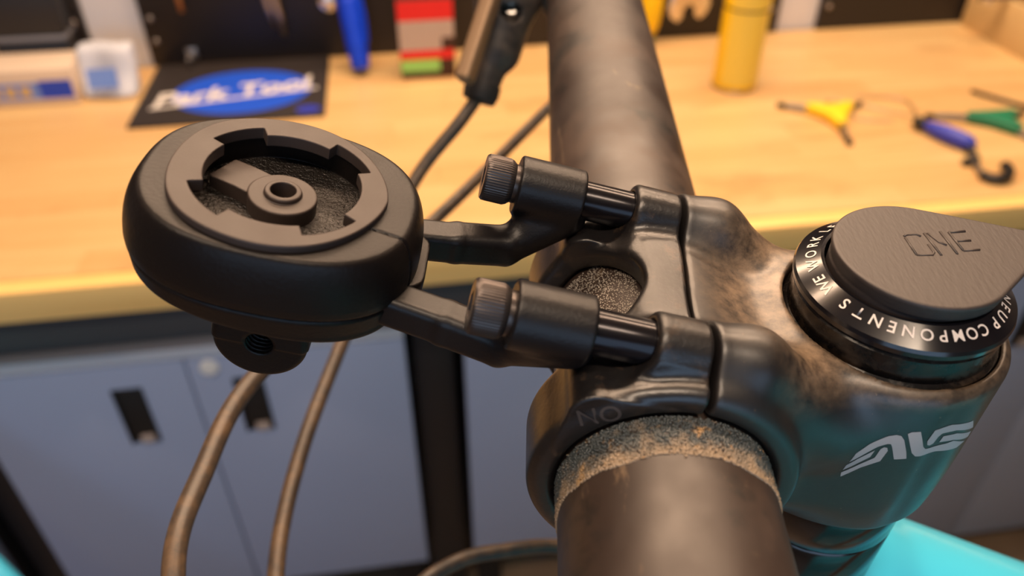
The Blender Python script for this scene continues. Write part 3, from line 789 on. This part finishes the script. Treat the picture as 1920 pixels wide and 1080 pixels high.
hose([(-41.5, 170.5, -28.2), (-49, 163, -37), (-65, 149, -54), (-79, 123, -77), (-87, 95, -90), (-92, 49, -95), (-90, 9, -98), (-78, -30, -104), (-60, -60, -140)], 2.5, HOSE, 'brake hose leaving the lever, right of the pair')
hose([(30, 300, -30), (-5, 246, -63), (-16, 229, -67), (-55, 149, -69), (-82, 85, -60), (-95, 37, -48), (-97, 6, -45), (-95, -21, -46), (-80, -52, -60), (-62, -70, -100)], 2.5, HOSE, 'dusty hose nearest the camera, left of the pair')
hose([(-95, -20, -150), (-57, 9, -113), (-41, 23, -111), (-25, 31, -116), (-9, 38, -124), (15, 42, -134), (30, 28, -150)], 2.35, HOSED, 'dark cable crossing behind the near handlebar')

# turquoise tube low at the left
t = thing('pipe', 'turquoise painted tube leaning on the bench edge low at the left', 'pipe', BENCH, (-312, -300, FLOOR))
obj('tube', *tube([(0, 0, 8), (-408, 276, 736)], 12, 16), TEAL, t)
obj('foot', *lathe([(26, 0), (26, 6), (13, 12)], 24), RUBBER, t, angle=40)

# ================================================================ device mount (stem frame S)
mt = thing('device_mount', 'black twist-lock handlebar device mount on two long clamp bolts', 'device mount', STEM, (-70, 0, 8))
MO = (-70, 0, 8)
PC = -70.5
def outline(x, y, sx, sy, p=2.45): return ((np.abs((x+70.3)/(23.6*sx))**p+np.abs(y/(19.7*sy))**p)**(1/p)-1)*20
def puck_f(x, y, z):
    t = np.clip((z-15.0)/8.4, 0, 1); k = 1-np.sqrt(np.maximum(1-(t*.985)**2, 0))
    b = np.clip((14.2-z)/2.0, 0, 1)
    d = outline(x, y, 1-.15*k-.012*b, 1-.10*k-.012*b)
    d = smax(d, z-23.3, .6); d = smax(d, 12.5-z, .4)
    hole = np.maximum(np.sqrt((x-PC)**2+y*y)-14.8, 18.2-z)
    d = smax(d, -hole, .2)
    # parting seam of the rear corner
    g = np.maximum(np.abs((y+6.3)+.155*(x+56.6))-.28, -57.5-x); g = np.maximum(g, y)
    d = smax(d, -np.maximum(g, -(outline(x, y, 1-.15*k, 1-.10*k)+.7)*(z < 22.4)-(.0)*(z)), .25) if False else np.where(g < .35, np.maximum(d, d+np.maximum(.55-np.abs(g+.28)*1.6, 0)), d)
    return d
obj('body', *nets(puck_f, (-94, -20.5, 12), (-46, 20.5, 24), .34), MOUNT, mt, off=MO)
def plate_r(a):
    f_ = np.cos(a)                                       # -1 = front
    return 17.1+.9*np.exp(-((np.abs(a)-2.35)/.45)**2)+.25*np.exp(-((np.abs(a)-1.55)/.5)**2)-.7*np.exp(-((np.abs(a)-.5)/.6)**2)
def plate_f(x, y, z):
    dx = x-PC; r = np.sqrt(dx*dx+y*y); a = np.arctan2(y, dx); aa = np.degrees(np.abs(a))
    o = r-plate_r(a)
    notch = ((aa > 29) & (aa < 66)) | ((aa > 117) & (aa < 154))
    # distance to the notch sides, in mm
    nd = np.minimum(np.maximum(29-aa, aa-66), np.maximum(117-aa, aa-154))*math.pi/180*r
    hole = np.minimum(r-12.2, np.maximum(r-14.5, nd))
    d = smax(o, np.abs(z-23.4)-1.1, .35)
    return smax(d, -hole, .12)
obj('lock_plate', *nets(plate_f, (-90, -20, 22), (-52, 20, 25), .2), PLATE, mt, off=MO)
obj('groove_gasket', *[q if i else [(x+PC, y, z) for x, y, z in q] for i, q in enumerate(lathe([(14.9, 22.0), (16.6, 22.0), (16.6, 22.3), (14.9, 22.3)], 64, False))], RUBBER, mt, off=MO)
def hub_f(x, y, z):
    dx = x-PC; r = np.sqrt(dx*dx+y*y)
    d = rcyl(r, z, 5.5, 17.5, 21.3, .35)
    d = np.minimum(d, rcyl(r, z, 3.0, 17.5, 22.1, .4))
    c, s = math.cos(math.radians(157)), math.sin(math.radians(157))
    u, v = dx*c+y*s, -dx*s+y*c
    tg = rbox2(u-6.2, v, 5.8, 3.3, .5); tg = np.maximum(tg, np.maximum(z-21.0+.10*np.maximum(u-7, 0), 18.0-z))
    d = smin(d, tg, .2)
    return np.maximum(d, -np.maximum(r-2.05, 18.4-z))
obj('hub', *nets(hub_f, (-84, -7, 17.6), (-64, 8, 22.6), .2), PLATE, mt, off=MO)
obj('pocket_floor', *[q if i else [(x+PC, y, z) for x, y, z in q] for i, q in enumerate(lathe([(14.78, 17.6), (14.78, 18.35)], 64))], POCKET, mt, off=MO, angle=40)
def base_f(x, y, z):
    t = np.clip((z-8.0)/4.3, 0, 1)
    d = outline(x, y, .955+.03*t, .945+.04*t)
    zlo = 8.1-1.9*np.clip((x+90)/38, 0, 1)
    d = smax(d, np.maximum(z-12.3, zlo-z), 1.0)
    d = smin(d, np.maximum(rbox2(x+49, y, 3.8, 7.5, 3.4), np.abs(z-11)-3.0), 2)
    return d
obj('base', *nets(base_f, (-94, -20, 5), (-42, 20, 15.5), .4), MOUNT, mt, off=MO)
def boss_f(x, y, z):
    r = np.sqrt((x+70)**2+(z+2.3)**2)
    d = rcyl(r, y, 8.0, -11.5, -1.5, 1.2)
    d = smin(d, np.maximum(rbox2(x+70, y+6.5, 8.0, 5.0, 1.2), np.abs(z-3)-5.2), 1)
    h = r-2.55-.28*np.cos(y*2*math.pi/.9)
    return np.maximum(d, -np.maximum(h, y+3.0))
bo = obj('threaded_boss', *nets(boss_f, (-79, -13, -11.2), (-61, 0, 8.6), .22), MOUNT, mt, off=MO)
def arm_f(sgn):
    def f_(x, y, z):
        yy = y*sgn
        d = barseg(x, yy, z, (-56, 8.0, 11.0), (-40, 11.0, 11.0), 3.1, 3.1, 1.4)
        d = smin(d, barseg(x, yy, z, (-41.5, 10.8, 11.0), (-29.5, 13.7, 11.2), 3.2, 3.4, 1.8), 1.5)
        d = smin(d, capsule(x, yy, z, (-29.8, 13.8, 11.4), (-21.5, 17.4, 18.4), 3.2, 4.2), 2.0)
        d = smin(d, capsule(x, yy, z, (-28.8, 15.0, 14.0), (-27.5, 17.5, 19), 2.4, 3.5), 2.0)
        col = rcyl(np.sqrt((yy-YB)**2+(z-ZB)**2), x, 5.45, -32, -19.6, .5)
        d = smin(d, col, 1.6)
        return np.maximum(d, -(np.sqrt((yy-YB)**2+(z-ZB)**2)-2.7))
    return f_
for sgn in (-1, 1):
    y0, y1 = sorted((sgn*4, sgn*25))
    obj('arm', *nets(arm_f(sgn), (-60, y0, 6), (-18, y1, 28.5), .34), ARM, mt, off=MO)
    # cap screw with knurled head, and the sleeve between arm and stem
    nk = 216; V, F = [], []
    rows_ = [(3.5, -38.3), (4.0, -38.3), (4.3, -37.9), (4.35, -37.2), (4.35, -33.9), (4.1, -33.3), (3.6, -32.7), (3.6, -32.0)]
    for i, (r, x) in enumerate(rows_):
        for k in range(nk):
            a = 2*math.pi*k/nk
            q = r-(.16 if (k % 4 < 2 and i in (3, 4)) else 0)
            V.append((x, sgn*YB+q*math.cos(a), ZB+q*math.sin(a)))
    # hex socket
    for x in (-38.3, -35.9):
        for k in range(nk):
            a = 2*math.pi*k/nk; hx = 2.0/math.cos((a % (math.pi/3))-math.pi/6)
            V.append((x, sgn*YB+hx*math.cos(a), ZB+hx*math.sin(a)))
    nr = len(rows_)
    for i in range(nr-1):
        for k in range(nk): F.append((i*nk+k, i*nk+(k+1) % nk, (i+1)*nk+(k+1) % nk, (i+1)*nk+k))
    for k in range(nk):
        k2 = (k+1) % nk
        F.append((k2, k, nr*nk+k, nr*nk+k2)); F.append((nr*nk+k2, nr*nk+k, (nr+1)*nk+k, (nr+1)*nk+k2))
    F.append(tuple((nr+1)*nk+k for k in range(nk)))
    bt = obj('cap_screw', V, F, BOLT, mt, off=MO, angle=35)
    obj('shank', *orient(lathe([(2.5, 0), (2.5, 24)], 24), (-32.2, sgn*YB, ZB), (1, 0, 0)), DSTEEL, bt, off=MO, angle=40)
    obj('sleeve', *orient(lathe([(2.55, 0), (3.6, 0), (3.7, .2), (3.7, 11.3), (2.55, 11.3)], 64, False), (-19.5, sgn*YB, ZB), (1, 0, 0)), SLEEVE, mt, off=MO, angle=40)

# unseen turquoise chest, added only so the glossy stem mirrors its teal
t = thing('chest_reflector', 'unseen turquoise chest behind the photographer, added as a reflector for the stem', 'reflector', BENCH, (400, -1150, FLOOR), .2)
obj('body', *box(-450, 450, -240, 240, 90, 880, 8), TEAL, t, angle=40)
for k in range(5):
    d_ = obj('drawer', *box(-430, 430, 240.2, 256, 105+k*152, 247+k*152, 4), TEAL, t, angle=40)
    obj('drawer_pull', *box(-380, 380, 256.2, 270, 222+k*152, 236+k*152, 3), STEEL, d_, angle=40)
for sx_ in (-1, 1):
    for sy_ in (-1, 1):
        obj('caster', *orient(lathe([(43, -16), (45, -12), (45, 12), (43, 16)], 24), (sx_*380, sy_*180, 45), (1, 0, 0)), RUBBER, t, angle=40)
